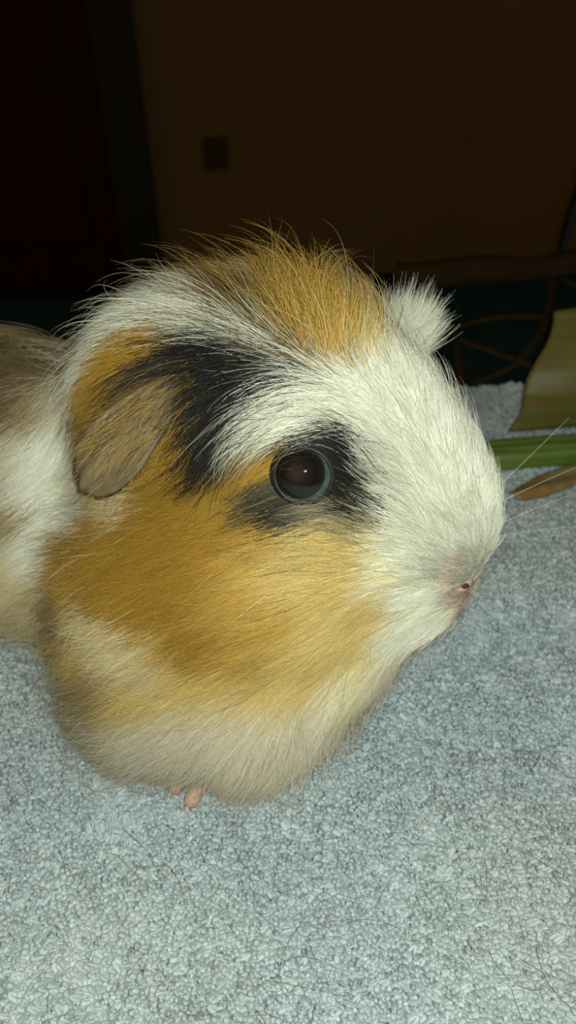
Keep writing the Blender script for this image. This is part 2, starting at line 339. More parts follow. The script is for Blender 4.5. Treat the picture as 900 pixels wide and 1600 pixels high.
COAT = [
    (2.71,0.13,4.17,'P',-0.07,0.35,0.93,1,20), (2.59,0.79,4.69,'P',-0.30,0.67,0.68,1,15), (2.90,-0.02,4.87,'W',0.00,0.33,0.94,3,20), (2.78,0.66,5.22,'W',-0.10,0.39,0.91,3,20),
    (2.49,1.09,5.37,'P',-0.49,0.56,0.67,1.5,15), (2.34,1.23,5.58,'L',-0.62,0.50,0.60,3,20), (2.96,-0.12,5.77,'W',-0.13,-0.22,0.97,4,18), (2.74,-0.16,6.55,'W',-0.31,-0.86,0.41,5,20),
    (2.65,0.74,6.29,'W',-0.30,-0.09,0.95,4,15), (2.33,1.15,6.19,'W',-0.45,0.12,0.88,4,15), (1.99,1.46,5.86,'W',-0.75,0.41,0.53,5,15), (2.23,0.74,7.00,'W',-0.43,-0.32,0.84,5,14),
    (1.86,1.26,6.82,'W',-0.61,0.07,0.79,5,14), (2.31,-0.40,7.12,'W',-0.34,-0.94,0.01,7,22), (1.92,0.31,7.58,'W',-0.50,-0.54,0.68,6,15), (1.60,0.99,7.51,'W',-0.63,-0.06,0.78,6,14),
    (1.50,1.54,6.76,'W',-0.76,0.29,0.59,6,14), (1.67,1.61,6.16,'W',-0.84,0.46,0.30,6,14), (1.38,1.78,6.19,'V',-0.83,0.51,0.22,7,14), (1.79,-0.94,7.43,'W',-0.37,-0.93,-0.03,9,26),
    (1.39,-0.07,8.15,'W',-0.56,-0.68,0.48,8,18), (1.10,0.69,8.24,'W',-0.72,-0.12,0.69,8,14), (0.82,1.14,8.17,'W',-0.83,0.23,0.50,9,14), (1.13,1.29,7.70,'L',-0.77,0.20,0.61,8,14),
    (1.40,-1.07,7.88,'W',-0.34,-0.94,-0.01,10,32), (0.79,-0.96,8.33,'W',-0.45,-0.89,0.00,11,25), (0.68,0.30,8.68,'W',-0.79,-0.26,0.56,12,18), (0.35,0.89,8.66,'W',-0.89,0.34,0.31,14,15),
    (0.31,1.31,8.39,'W',-0.88,0.47,0.10,13,13), (0.80,-1.26,8.38,'W',-0.31,-0.95,0.01,10,30), (0.32,-1.18,8.51,'W',-0.42,-0.91,0.02,12,32), (0.72,1.57,7.76,'K',-0.79,0.13,0.60,6,12),
    (0.95,1.66,7.35,'K',-0.80,0.27,0.54,7,12), (1.16,1.72,6.91,'D',-0.81,0.38,0.44,7,12), (0.86,1.86,7.05,'K',-0.85,0.38,0.38,6,12), (0.70,1.78,7.42,'K',-0.81,0.22,0.54,5,10),
    (1.06,1.90,6.59,'M',-0.84,0.48,0.26,8,12), (1.33,1.46,7.20,'L',-0.78,0.29,0.55,7,13), (0.54,1.55,7.95,'K',-0.85,0.17,0.50,8,12), (-0.02,1.63,8.23,'W',-0.85,0.49,-0.17,15,13),
    (-0.41,1.81,8.17,'W',-0.80,0.46,-0.39,16,13), (0.24,1.68,8.01,'K',-0.89,0.46,-0.03,9,12), (-0.04,1.83,7.96,'K',-0.89,0.42,-0.16,8,12), (-0.84,1.93,8.06,'L',-0.77,0.37,-0.52,15,13),
    (-0.58,1.69,8.37,'W',-0.86,0.41,-0.31,16,13), (-0.15,1.34,8.59,'W',-0.91,0.41,0.00,16,15), (-0.46,1.33,8.70,'L',-0.95,0.31,-0.01,15,15), (-0.78,0.05,9.24,'G',-0.31,-0.95,0.06,18,48),
    (-0.36,-0.39,9.12,'G',-0.23,-0.97,-0.01,18,50), (-0.02,-0.74,8.91,'G',-0.18,-0.98,-0.03,17,52), (0.16,-1.23,8.72,'Y',-0.18,-0.98,-0.02,14,50), (-1.19,0.24,9.25,'G',-0.41,-0.91,0.11,17,44),
    (-1.77,0.12,9.21,'B',-0.72,-0.70,-0.02,17,34), (-0.09,0.47,9.02,'G',-0.17,-0.94,0.29,17,40), (0.25,0.14,8.94,'Y',-0.17,-0.97,0.16,15,38), (-0.49,0.64,9.09,'G',-0.30,-0.88,0.36,17,38),
    (-0.85,0.66,9.14,'B',-0.80,-0.55,0.26,18,28), (-2.05,0.35,9.13,'B',-0.84,-0.54,-0.07,16,26), (-2.75,-0.14,9.04,'T',-0.83,-0.55,-0.11,15,28), (-0.97,0.90,9.05,'B',-0.96,-0.24,0.17,16,22),
    (-0.53,1.05,8.91,'L',-0.98,0.09,0.16,15,18), (-1.22,0.90,9.05,'L',-0.99,-0.15,0.05,17,18), (-2.17,0.61,9.04,'W',-0.97,-0.21,-0.13,17,18), (-3.09,0.46,8.98,'W',-0.96,0.26,-0.07,16,18),
    (-3.87,0.58,8.88,'W',-0.90,0.32,-0.29,15,18), (-4.57,0.73,8.55,'W',-0.82,0.08,-0.56,14,18), (-3.29,-0.09,9.02,'W',-1.00,-0.05,-0.03,15,22), (-4.39,-0.36,8.77,'W',-0.88,-0.39,-0.27,14,24),
    (-4.75,0.01,8.73,'W',-0.89,-0.23,-0.40,14,22), (-4.83,1.11,8.13,'L',-0.65,0.16,-0.75,12,16), (-0.61,1.14,8.87,'K',-0.97,0.25,0.02,16,15), (-1.02,1.30,8.80,'K',-0.97,0.20,-0.12,16,15),
    (-1.72,1.18,8.84,'K',-0.99,-0.01,-0.17,17,15), (-2.39,1.18,8.69,'K',-0.93,0.20,-0.31,18,15), (-2.98,1.36,8.52,'K',-0.79,0.49,-0.37,18,15), (-3.26,1.60,8.32,'K',-0.59,0.57,-0.57,17,15),
    (-0.98,1.63,8.49,'K',-0.81,0.40,-0.43,15,13), (-1.59,1.68,8.37,'K',-0.76,0.32,-0.57,15,13), (-2.06,1.54,8.44,'K',-0.76,0.33,-0.56,16,13), (-1.58,1.99,7.90,'K',-0.40,0.39,-0.83,14,13),
    (-2.04,1.87,7.97,'K',-0.47,0.39,-0.79,14,13), (-1.22,1.92,8.08,'K',-0.70,0.34,-0.63,14,12), (-0.68,1.48,8.61,'K',-0.89,0.39,-0.23,15,14), (-1.62,2.23,7.37,'K',-0.14,0.38,-0.91,11,12),
    (-1.26,2.14,7.68,'K',-0.46,0.36,-0.81,12,12), (-0.95,2.11,7.75,'D',-0.67,0.34,-0.66,12,12), (-3.82,1.37,8.48,'O',-0.65,0.52,-0.56,14,16), (-3.36,1.17,8.67,'O',-0.81,0.49,-0.33,15,16),
    (-4.23,1.77,7.91,'O',-0.45,0.39,-0.81,7,12), (-3.42,1.85,8.02,'B',-0.38,0.54,-0.75,8,10), (-2.73,1.86,7.93,'B',-0.42,0.51,-0.75,8,10), (-2.38,2.04,7.58,'O',-0.67,0.31,-0.67,12,13),
    (-3.57,2.21,7.36,'B',-0.49,0.30,-0.82,3,8), (-4.24,2.19,7.02,'B',-0.39,0.13,-0.91,3,8), (-2.66,1.72,8.13,'O',-0.47,0.54,-0.70,12,14), (-0.69,2.27,7.39,'O',-0.76,0.32,-0.56,10,12),
    (-0.50,2.14,7.63,'O',-0.76,0.38,-0.53,8,12), (-0.74,2.47,6.96,'D',-0.76,0.31,-0.57,11,12), (-0.26,2.45,6.83,'K',-0.83,0.38,-0.42,8,12), (0.07,2.36,6.80,'D',-0.88,0.41,-0.24,7,12),
    (-0.37,2.32,7.18,'D',-0.72,0.39,-0.57,6,12), (0.46,2.16,6.86,'M',-0.88,0.48,-0.08,7,12), (-1.25,2.47,6.94,'O',-0.65,0.27,-0.71,12,12), (0.32,2.38,6.48,'Y',-0.87,0.47,-0.15,12,12),
    (0.91,2.09,6.26,'Y',-0.83,0.55,0.06,10,12), (-0.30,2.64,6.39,'G',-0.87,0.39,-0.32,13,12), (-0.98,2.82,6.28,'O',-0.86,0.29,-0.42,14,12), (-1.90,2.57,6.52,'O',-0.81,0.12,-0.57,14,12),
    (-1.73,2.95,5.96,'O',-0.86,0.13,-0.50,14,12), (-2.81,2.51,6.33,'O',-0.85,0.14,-0.51,13,13), (-2.85,2.79,5.76,'O',-0.88,0.14,-0.44,14,13), (-3.93,2.83,5.41,'O',-0.88,0.07,-0.47,13,15),
    (-4.81,2.89,4.82,'O',-0.83,0.01,-0.56,11,18), (-3.56,2.53,6.10,'C',-0.84,0.04,-0.53,12,14), (-4.70,2.46,5.37,'W',-0.84,-0.01,-0.55,12,16), (-5.28,2.71,4.85,'W',-0.82,0.29,-0.49,12,18),
    (-5.67,2.98,4.40,'W',-0.78,0.32,-0.53,11,20), (-3.69,3.26,5.02,'O',-0.84,0.20,-0.51,13,14), (-2.64,3.22,5.22,'O',-0.84,0.26,-0.47,14,13), (-1.61,3.26,5.33,'O',-0.78,0.17,-0.61,14,13),
    (-4.51,3.41,4.32,'G',-0.76,-0.05,-0.65,12,16), (-3.37,3.60,4.59,'O',-0.76,0.27,-0.59,13,14), (-2.37,3.54,4.61,'O',-0.70,0.34,-0.62,13,13), (-0.64,3.02,5.82,'G',-0.83,0.38,-0.42,14,13),
    (0.21,2.71,5.74,'Y',-0.80,0.57,-0.17,14,13), (0.96,2.19,5.60,'Y',-0.77,0.64,-0.04,12,13), (1.52,1.76,5.47,'V',-0.83,0.56,0.00,9,13), (-0.80,3.30,5.06,'G',-0.77,0.24,-0.60,14,13),
    (0.09,3.02,5.03,'G',-0.77,0.50,-0.41,14,14), (0.81,2.40,4.78,'Y',-0.60,0.80,-0.06,13,14), (1.41,1.74,4.62,'Y',-0.77,0.55,-0.31,11,14), (1.92,1.46,4.90,'W',-0.82,0.46,-0.34,8,14),
    (-1.32,3.49,4.18,'O',-0.69,0.22,-0.69,12,16), (-0.35,3.25,4.22,'G',-0.71,0.20,-0.68,14,16), (0.46,2.78,4.15,'Y',-0.69,0.57,-0.46,14,16), (1.12,1.92,3.80,'Y',-0.63,0.63,-0.47,13,16),
    (1.70,1.43,3.95,'W',-0.68,0.37,-0.63,10,16), (2.30,0.99,4.16,'W',-0.69,0.67,-0.26,6,16), (2.22,1.28,5.03,'W',-0.80,0.59,-0.09,5,14), (-3.61,3.88,3.88,'C',-0.81,0.09,-0.59,10,18),
    (-2.98,3.99,3.54,'C',-0.78,0.22,-0.59,11,18), (-2.31,3.87,3.56,'C',-0.75,0.33,-0.57,11,18), (-1.95,3.65,4.05,'G',-0.65,0.33,-0.68,10,14), (-4.24,3.96,2.93,'Y',-0.75,-0.07,-0.65,12,20),
    (-4.69,3.63,3.54,'T',-0.74,-0.07,-0.67,11,22), (-3.66,4.20,2.49,'T',-0.76,0.01,-0.65,15,22), (-4.52,4.07,1.30,'S',-0.71,-0.04,-0.70,19,24), (-2.55,4.17,2.64,'Y',-0.77,0.27,-0.58,16,22),
    (-1.56,3.73,3.24,'Y',-0.74,0.41,-0.53,15,20), (-0.64,3.37,3.15,'Y',-0.68,0.51,-0.53,15,20), (0.18,2.82,2.98,'Y',-0.59,0.60,-0.55,15,20), (0.92,2.05,2.75,'V',-0.49,0.48,-0.73,14,20),
    (1.39,1.19,2.49,'E',-0.39,0.25,-0.89,13,20), (-3.40,4.39,1.43,'E',-0.65,-0.02,-0.76,19,24), (-2.25,4.31,1.97,'E',-0.65,0.24,-0.72,19,24), (-1.21,3.98,2.37,'E',-0.59,0.46,-0.66,19,22),
    (-0.33,3.50,2.41,'E',-0.38,0.63,-0.67,19,22), (0.39,2.73,2.24,'E',-0.28,0.61,-0.74,19,22), (0.84,1.54,1.38,'E',-0.27,-0.05,-0.96,19,22), (-2.63,4.39,1.23,'E',-0.57,-0.01,-0.82,19,26),
    (-1.44,4.21,1.70,'E',-0.39,0.15,-0.91,13,18), (-0.49,3.80,1.87,'E',-0.18,0.28,-0.94,13,20), (0.17,3.16,1.80,'E',-0.15,0.30,-0.94,19,24), (-1.00,4.03,1.23,'E',-0.24,-0.07,-0.97,9,16),
    (-7.56,-1.06,6.47,'S',0.35,0.93,0.08,13,20), (-6.54,0.44,6.50,'S',0.26,0.95,-0.15,14,18), (-5.89,1.59,6.05,'W',-0.16,0.78,-0.61,14,18), (-5.98,2.27,5.49,'W',-0.37,0.70,-0.61,14,18),
    (-6.95,1.03,6.40,'T',0.03,0.95,-0.30,14,16), (-5.52,0.79,8.92,'T',-0.84,-0.16,-0.51,10,18), (-5.19,0.22,8.87,'W',-0.87,-0.28,-0.41,10,20), (-4.83,-0.19,9.10,'S',-0.89,-0.39,-0.24,11,22),
    (-4.10,-0.63,8.85,'T',-0.88,-0.43,-0.21,11,20), (-4.82,2.19,5.79,'S',-0.66,-0.07,-0.75,6,12), (-8.49,-0.20,6.69,'Q',-0.15,0.99,0.06,15,12), (-7.34,1.20,6.40,'Q',-0.33,0.90,-0.27,15,12),
    (-6.72,2.10,5.81,'S',-0.54,0.72,-0.43,15,12), (-6.37,2.76,5.03,'T',-0.65,0.54,-0.54,15,12), (-6.27,3.22,4.01,'C',-0.71,0.30,-0.63,14,12), (-6.43,3.33,3.12,'C',-0.72,0.09,-0.69,13,12),
    (-9.40,-2.01,6.14,'T',0.25,0.95,0.19,14,12),
]

# ================= guinea pig =================
PAL = {'W': (0.78, 0.79, 0.64), 'L': (0.64, 0.64, 0.52), 'V': (0.80, 0.73, 0.47), 'S': (0.60, 0.55, 0.40), 'C': (0.72, 0.61, 0.34),
       'Y': (0.65, 0.485, 0.165), 'G': (0.55, 0.35, 0.075), 'O': (0.40, 0.225, 0.030), 'B': (0.19, 0.125, 0.035), 'T': (0.36, 0.26, 0.115),
       'D': (0.060, 0.055, 0.036), 'K': (0.012, 0.012, 0.010), 'M': (0.30, 0.25, 0.14), 'P': (0.74, 0.58, 0.48), 'E': (0.67, 0.61, 0.46), 'Q': (0.15, 0.105, 0.05)}  # Q: brown back stripes, darkened further to paint shade on the body behind the head
extra = [(-1.5, 0.1, 9.1, 'G', .15, -.85, .35, 18, 48), (-1.1, -.8, 9.0, 'G', .25, -.85, .3, 18, 48), (-2.1, -.4, 9.1, 'G', -.1, -.85, .2, 17, 44), (-0.6, -1.2, 8.6, 'G', .3, -.8, .3, 15, 44), (-1.7, -1.2, 8.7, 'G', -.1, -.85, 0, 15, 36),
         (-1.2, -.5, 10.0, 'G', .15, -.85, .3, 17, 44), (-2.0, -.6, 10.0, 'G', -.05, -.85, .2, 17, 40), (-2.7, -.2, 9.3, 'B', -.75, -.4, 0, 14, 30), (-2.8, -1.0, 9.2, 'G', -.75, -.4, 0, 14, 30), (-3.5, -.6, 9.3, 'T', -.85, -.2, 0, 12, 24),
         (-8, 0, 6.7, 'Q', -1, 0, 0, 15, 12), (-8, 2.5, 5, 'T', -1, .2, -.3, 15, 12), (-8, 3.5, 3, 'C', -1, .1, -.4, 14, 12), (-12, 0, 6.4, 'T', -1, 0, 0, 15, 12),
         (-12, 3, 4, 'C', -1, .1, -.4, 14, 12), (-15, 0, 5, 'S', -.8, 0, -.5, 14, 12), (-9, 3, 1, 'W', -.8, 0, -.6, 12, 12)]
rows = COAT + extra
rows = rows + [(r[0], -r[1], r[2], r[3], r[4], -r[5], r[6], r[7], r[8]) for r in rows if r[1] > 0.55]
CP = np.array([r[:3] for r in rows], float); CC = np.array([PAL[r[3]] for r in rows]); CD = unit(np.array([r[4:7] for r in rows], float))
CL = np.array([r[7] for r in rows], float) * 0.1; CLIFT = np.radians([r[8] for r in rows])
def idw(q, vals, power, eps=0.02):
    out = np.zeros((len(q), vals.shape[1]))
    for i in range(0, len(q), 20000):
        d2 = ((q[i:i + 20000, None, :] - CP[None]) ** 2).sum(-1) + eps
        w = d2 ** (-power); w /= w.sum(1, keepdims=True); out[i:i + 20000] = w @ vals
    return out
# field on a coarse grid: flow direction (3), length, lift, surface normal (3)
G_LO = np.array([-18.5, -6.5, -1.0]); G_H = 0.3; G_N = np.array([80, 44, 44])
gi = np.stack(np.meshgrid(*[np.arange(n) for n in G_N], indexing='ij'), -1).reshape(-1, 3)
gq = G_LO + gi * G_H
gs = sdf(gq); near = np.abs(gs) < 2.4
FIELD = np.zeros((len(gq), 8))
FIELD[near, :5] = idw(gq[near], np.c_[CD, CL, CLIFT], 1.6)
FIELD[near, 5:] = sdf_grad(gq[near], 0.08)
FIELD = FIELD.reshape(*G_N, 8)
def field(q):
    g = np.clip((q - G_LO) / G_H, 0, G_N - 1.001); i = g.astype(int); f = g - i; out = 0
    for a in (0, 1):
        for b in (0, 1):
            for c in (0, 1):
                w = (f[:, 0] if a else 1 - f[:, 0]) * (f[:, 1] if b else 1 - f[:, 1]) * (f[:, 2] if c else 1 - f[:, 2])
                out = out + w[:, None] * FIELD[i[:, 0] + a, i[:, 1] + b, i[:, 2] + c]
    return out
def pick(q, r, power=3.2, eps=0.004):
    out = np.zeros(len(q), int)
    for i in range(0, len(q), 20000):
        d2 = ((q[i:i + 20000, None, :] - CP[None]) ** 2).sum(-1) + eps
        out[i:i + 20000] = np.argmax(-power * np.log(d2) + r.gumbel(size=d2.shape), 1)
    return CC[out]
pig = empty('guinea_pig', to_world(np.array([-4.0, 0.0, 0.0])))
props(pig, 'white, orange and black long-haired guinea pig crouching on the towel', 'guinea pig')
m_skin = material('guinea_pig_undercoat', rough=0.8, spec=0.1, attr='coat')
bv, bf = surface_nets(sdf, (-18.2, -5.2, -0.3), (3.6, 5.2, 10.0), 0.16)
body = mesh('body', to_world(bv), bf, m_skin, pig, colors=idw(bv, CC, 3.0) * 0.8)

EYE_C, EYE_N = np.array([0.11, 2.05, 7.46]), unit(np.array([0.32, 0.86, 0.40]))
EYE_R = 0.55
def grow(roots, N, flow, S=8, length=None, lift=None, jitter=0.19, radius=0.0042, clump=0.5, clump_n=14, color=None, cj=0.14, seed=1, mult=1.0):
    """roots (N,3) local; integrates each strand along the flow over the surface"""
    r = np.random.default_rng(seed)
    f0 = field(roots); L = (f0[:, 3] if length is None else length) * r.uniform(0.6, 1.25, N) * mult
    lf = f0[:, 4] if lift is None else lift
    lf = lf * r.uniform(0.6, 1.35, N)
    jit = r.normal(0, jitter, (N, 3)) + 0.22 * np.stack([wobble(roots, 2.6, 51 + k) for k in range(3)], -1)
    d0 = unit(f0[:, :3]); keep = np.clip((f0[:, 4:5] - 0.40) / 0.3, 0.1, 0.95)     # standing hair keeps its own direction
    P = np.zeros((N, S, 3)); p = roots.copy(); P[:, 0] = p
    for k in range(1, S):
        s = (k - 0.5) / (S - 1); f = field(p)
        n = unit(f[:, 5:]); d = unit(unit(f[:, :3]) * (1 - keep) + d0 * keep) if flow is None else flow
        d = unit(d + jit * (0.5 + 0.7 * s)); tdir = unit(d - (d * n).sum(1, keepdims=True) * n * 0.9)
        a = (lf * (1.15 - 1.05 * s))[:, None]
        p = p + (tdir * np.cos(a) + n * np.sin(a)) * (L / (S - 1))[:, None]; P[:, k] = p
    if clump > 0:
        g = r.choice(N, max(1, N // clump_n), replace=False); kd = kdtree.KDTree(len(g))
        for j, gidx in enumerate(g): kd.insert(roots[gidx], j)
        kd.balance()
        own = g[np.array([kd.find(v)[1] for v in roots])]
        s = np.linspace(0, 1, S)[None, :, None]; kk = clump * r.uniform(0.3, 1.3, N)[own][:, None, None]
        tgt = P[own] + (roots - roots[own])[:, None, :] * (1 - 0.75 * s)
        P = P + (tgt - P) * np.clip(kk, 0, 0.9) * s ** 1.2
    P[..., 2] = np.maximum(P[..., 2], 0.03)
    s = np.linspace(0, 1, S)[None]
    rad = radius * r.uniform(0.7, 1.25, (N, 1)) * (1 - 0.85 * s ** 2.2)
    if color is None:
        near_q = P[:, S // 2 - 1] + r.normal(0, 0.12, (N, 3)); color = 0.75 * pick(near_q, r) + 0.25 * idw(near_q, CC, 4.0, 0.004)
        streak = wobble(roots * [1.0, 1.6, 1.6], 3.4, 71)[:, None] + (r.normal(0, 0.5, (N, 1))[own] if clump > 0 else 0)
        color = color * (1 + 0.13 * np.clip(streak, -1.8, 1.8) * np.array([1.0, 1.05, 1.25]))
    color = color * np.clip(r.normal(1, cj, (N, 1)), 0.55, 1.5)
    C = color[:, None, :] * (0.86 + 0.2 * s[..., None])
    return P, rad, np.clip(C, 0, 0.92)
def sample(verts, faces, n, weight=None, seed=3):
    r = np.random.default_rng(seed); f = np.asarray(faces)
    tri = np.concatenate([f[:, [0, 1, 2]], f[:, [0, 2, 3]]]); a, b, c = (verts[tri[:, k]] for k in range(3))
    area = np.linalg.norm(np.cross(b - a, c - a), axis=1)
    if weight is not None: area = area * weight((a + b + c) / 3)
    idx = r.choice(len(tri), n, p=area / area.sum()); u, v = r.random(n), r.random(n); k = u + v > 1; u[k], v[k] = 1 - u[k], 1 - v[k]
    return a[idx] + u[:, None] * (b - a)[idx] + v[:, None] * (c - a)[idx]
m_fur = material('guinea_pig_hair', rough=0.42, spec=0.35, attr='coat')
def wt(q):
    w = np.where(q[:, 0] < -7.5, 0.25, 1.0); w = w * np.where((q[:, 1] < -1.5), 0.45, 1.0)
    w = w * np.where((q[:, 0] > 0.8), 1.7, 1.0)
    return w * np.where(q[:, 2] < 0.25, 0.05, 1.0)
NF = 170000
roots = sample(bv, bf, NF, wt)
NOSE_C = np.array([2.76, 0.0, 4.70])
for sgn in (1, -1):
    c = EYE_C * [1, sgn, 1]; roots = roots[np.linalg.norm(roots - c, axis=1) > 0.52]
roots = roots[np.linalg.norm((roots - NOSE_C + [0.05, 0, 0]) * [0.7, 0.52, 1.3], axis=1) > 0.37]
P, rad, C = grow(roots, len(roots), None)
gsel = np.random.default_rng(5).choice(len(roots), 15000, replace=False)     # longer guard hairs standing out of the coat
P2, rad2, C2 = grow(roots[gsel], len(gsel), None, jitter=0.30, clump=0.0, seed=8, mult=1.28, lift=np.minimum(field(roots[gsel])[:, 4] * 1.3 + 0.06, 0.72), radius=0.0034)
P, rad, C = np.concatenate([P, P2]), np.concatenate([rad, rad2]), np.concatenate([C, C2])
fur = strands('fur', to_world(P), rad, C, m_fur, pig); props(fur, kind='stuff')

# ---- eyes ----
def eye_material():
    m = bpy.data.materials.new('dark_eye'); m.use_nodes = True; nt = m.node_tree; b = nt.nodes['Principled BSDF']
    b.inputs['Roughness'].default_value = 0.04; b.inputs['Specular IOR Level'].default_value = 0.5
    tc = nt.nodes.new('ShaderNodeTexCoord'); sp = nt.nodes.new('ShaderNodeSeparateXYZ'); rp = nt.nodes.new('ShaderNodeValToRGB')
    mr = nt.nodes.new('ShaderNodeMapRange'); mr.inputs['From Min'].default_value = 0.0; mr.inputs['From Max'].default_value = EYE_R * CM
    nt.links.new(tc.outputs['Object'], sp.inputs[0]); nt.links.new(sp.outputs['Z'], mr.inputs['Value']); nt.links.new(mr.outputs[0], rp.inputs[0])
    e = rp.color_ramp.elements; e[0].position = 0.40; e[0].color = (0.09, 0.125, 0.125, 1); e[1].position = 1.0; e[1].color = (0.024, 0.017, 0.016, 1)
    for pos, col in ((0.56, (0.055, 0.08, 0.08, 1)), (0.62, (0.012, 0.010, 0.010, 1)), (0.80, (0.006, 0.005, 0.005, 1)), (0.93, (0.012, 0.008, 0.007, 1))):
        x = e.new(pos); x.color = col
    nt.links.new(rp.outputs[0], b.inputs['Base Color'])
    return m
m_eye = eye_material(); m_lid = material('dark_eyelid', (0.020, 0.019, 0.017), 0.45, 0.3, noise=0.4, scale=900)
def frame_of(z):
    z = unit(z); x = unit(np.cross([0, 0, 1.0], z)); return x, np.cross(z, x), z
for sgn in (1, -1):
    c = EYE_C * [1, sgn, 1]; nrm = EYE_N * [1, sgn, 1]; ctr = c - nrm * 0.25
    look = unit(nrm + np.array([-0.20, 0.0, 0.14]))       # the gaze leaves a pale crescent low at the front
    ax = [PF * v[0] + PR * v[1] + PU * v[2] for v in frame_of(look)]
    V = []; F = []; nu, nv = 40, 24
    for j in range(nv + 1):
        ph = math.pi * j / nv
        for i in range(nu):
            w = 2 * math.pi * i / nu; V.append((EYE_R * math.sin(ph) * math.cos(w), EYE_R * math.sin(ph) * math.sin(w), EYE_R * math.cos(ph)))
    for j in range(nv):
        for i in range(nu): F.append((j * nu + i, (j + 1) * nu + i, (j + 1) * nu + (i + 1) % nu, j * nu + (i + 1) % nu))
    e = mesh('eye', V, F, m_eye); cw = to_world(ctr) * CM
    e.matrix_world = Matrix(((ax[0][0], ax[1][0], ax[2][0], cw[0]), (ax[0][1], ax[1][1], ax[2][1], cw[1]), (ax[0][2], ax[1][2], ax[2][2], cw[2]), (0, 0, 0, 1)))
    adopt(e, pig); e['label'] = 'glossy dark eye with a pale rim'
    X, Y, Z = frame_of(nrm); k = np.linspace(0, 2 * math.pi, 49)[:-1]
    ring = []
    for kk, wv in enumerate(k):
        for (dr, dz) in ((0.455, 0.30), (0.475, 0.345), (0.515, 0.33), (0.60, 0.20), (0.60, 0.05), (0.47, 0.20)):
            ring.append(ctr + X * dr * math.cos(wv) + Y * dr * 0.97 * math.sin(wv) + Z * dz)
    F = [(a * 6 + b, ((a + 1) % 48) * 6 + b, ((a + 1) % 48) * 6 + (b + 1) % 6, a * 6 + (b + 1) % 6) for a in range(48) for b in range(6)]
    mesh('eyelid', to_world(np.array(ring)), F, m_lid, e)

# ---- ears ----
m_ear = material('thin_grey_ear_skin', (0.165, 0.13, 0.065), 0.7, 0.25, noise=0.35, scale=260, color2=(0.11, 0.085, 0.045), bump=0.2)
m_earp = material('pale_pink_ear_skin', (0.60, 0.46, 0.38), 0.7, 0.25, noise=0.2, scale=260)
def ear(B, T, side, hw, cup, arch, mat, label):
    B, T = np.array(B, float), np.array(T, float); ax = T - B; side = np.array(side, float); side = unit(side - (side @ unit(ax)) * unit(ax)); nn = np.cross(unit(ax), side); nn = nn * np.sign(nn[1] * B[1])
    ns, nv = 22, 17; A = []; 
    for i in range(ns):
        s = i / (ns - 1); w = hw * (0.30 + 1.3 * s - 0.6 * s * s) * math.sqrt(max(1 - max(0, (s - 0.45) / 0.55) ** 2.4, 0.0004))
        for j in range(nv):
            v = -1 + 2 * j / (nv - 1)
            A.append(B + ax * s + side * v * w + nn * (cup * v * v + arch * math.sin(math.pi * s) + 0.05 * math.sin(5 * v + 3 * s)))
    A = np.array(A); V = np.r_[A + nn * 0.03, A - nn * 0.03]; N = len(A); F = []
    for i in range(ns - 1):
        for j in range(nv - 1):
            a = i * nv + j; F.append((a, a + nv, a + nv + 1, a + 1)); F.append((N + a, N + a + 1, N + a + nv + 1, N + a + nv))
    rim = list(range(nv)) + [i * nv + nv - 1 for i in range(1, ns)] + [(ns - 1) * nv + j for j in range(nv - 2, -1, -1)] + [i * nv for i in range(ns - 2, 0, -1)]
    for a, b in zip(rim, rim[1:] + rim[:1]): F.append((a, b, N + b, N + a))
    o = mesh('ear', to_world(V), F, mat, pig); o['label'] = label
    return o, V, F[:2 * (ns - 1) * (nv - 1)], unit(ax), nn
def ear_fur(o, V, F, flow, n, nrm, length, lift, cols, seed, base_only=False):
    r = sample(V, F, n, None if not base_only else (lambda q: np.clip(1.2 - 1.25 * np.linalg.norm(q - V[8], axis=1) / 2.4, 0.05, 1) ** 1.5), seed); N = len(r); rg = np.random.default_rng(seed)
    S = 7; d = unit(flow + rg.normal(0, 0.22, (N, 3))); sg = np.where(rg.random(N) < 0.5, 1, -1)[:, None] * nrm
    L = length * rg.uniform(0.3, 1.25, N)[:, None]; s = np.linspace(0, 1, S)
    P = r[:, None] + (d * L)[:, None] * s[None, :, None] + (sg * L * math.sin(lift))[:, None] * (s - 0.5 * s * s)[None, :, None]
    rad = 0.0042 * rg.uniform(0.7, 1.2, (N, 1)) * (1 - 0.85 * s[None] ** 2)
    cc = (np.array([PAL[c] for c in cols])[rg.integers(0, len(cols), N)] ) * np.clip(rg.normal(1, 0.15, (N, 1)), 0.5, 1.5)
    f = strands('ear_fur', to_world(P), rad, np.repeat(cc[:, None], S, 1), m_fur, o); props(f, kind='stuff')
o, V, F, ax, nn = ear((-2.60, 1.60, 8.40), (-3.62, 3.45, 6.92), (1.0, 0.30, -0.55), 0.74, -0.10, 0.26, m_ear, 'drooping grey-brown ear hanging behind the cheek')
ear_fur(o, V, F, ax, 4200, nn, 0.50, 0.12, 'BBOTKB', 11, base_only=True)
o, V, F, ax, nn = ear((-0.60, -1.60, 7.55), (0.40, -2.70, 7.45), (0.4, 0.2, 0.9), 0.60, 0.10, 0.10, m_earp, 'white fluffy ear on the far side of the head')
ear_fur(o, V, F, unit(np.array([0.20, -0.45, 0.85])), 5200, nn, 0.95, 0.35, 'WWWL', 12)

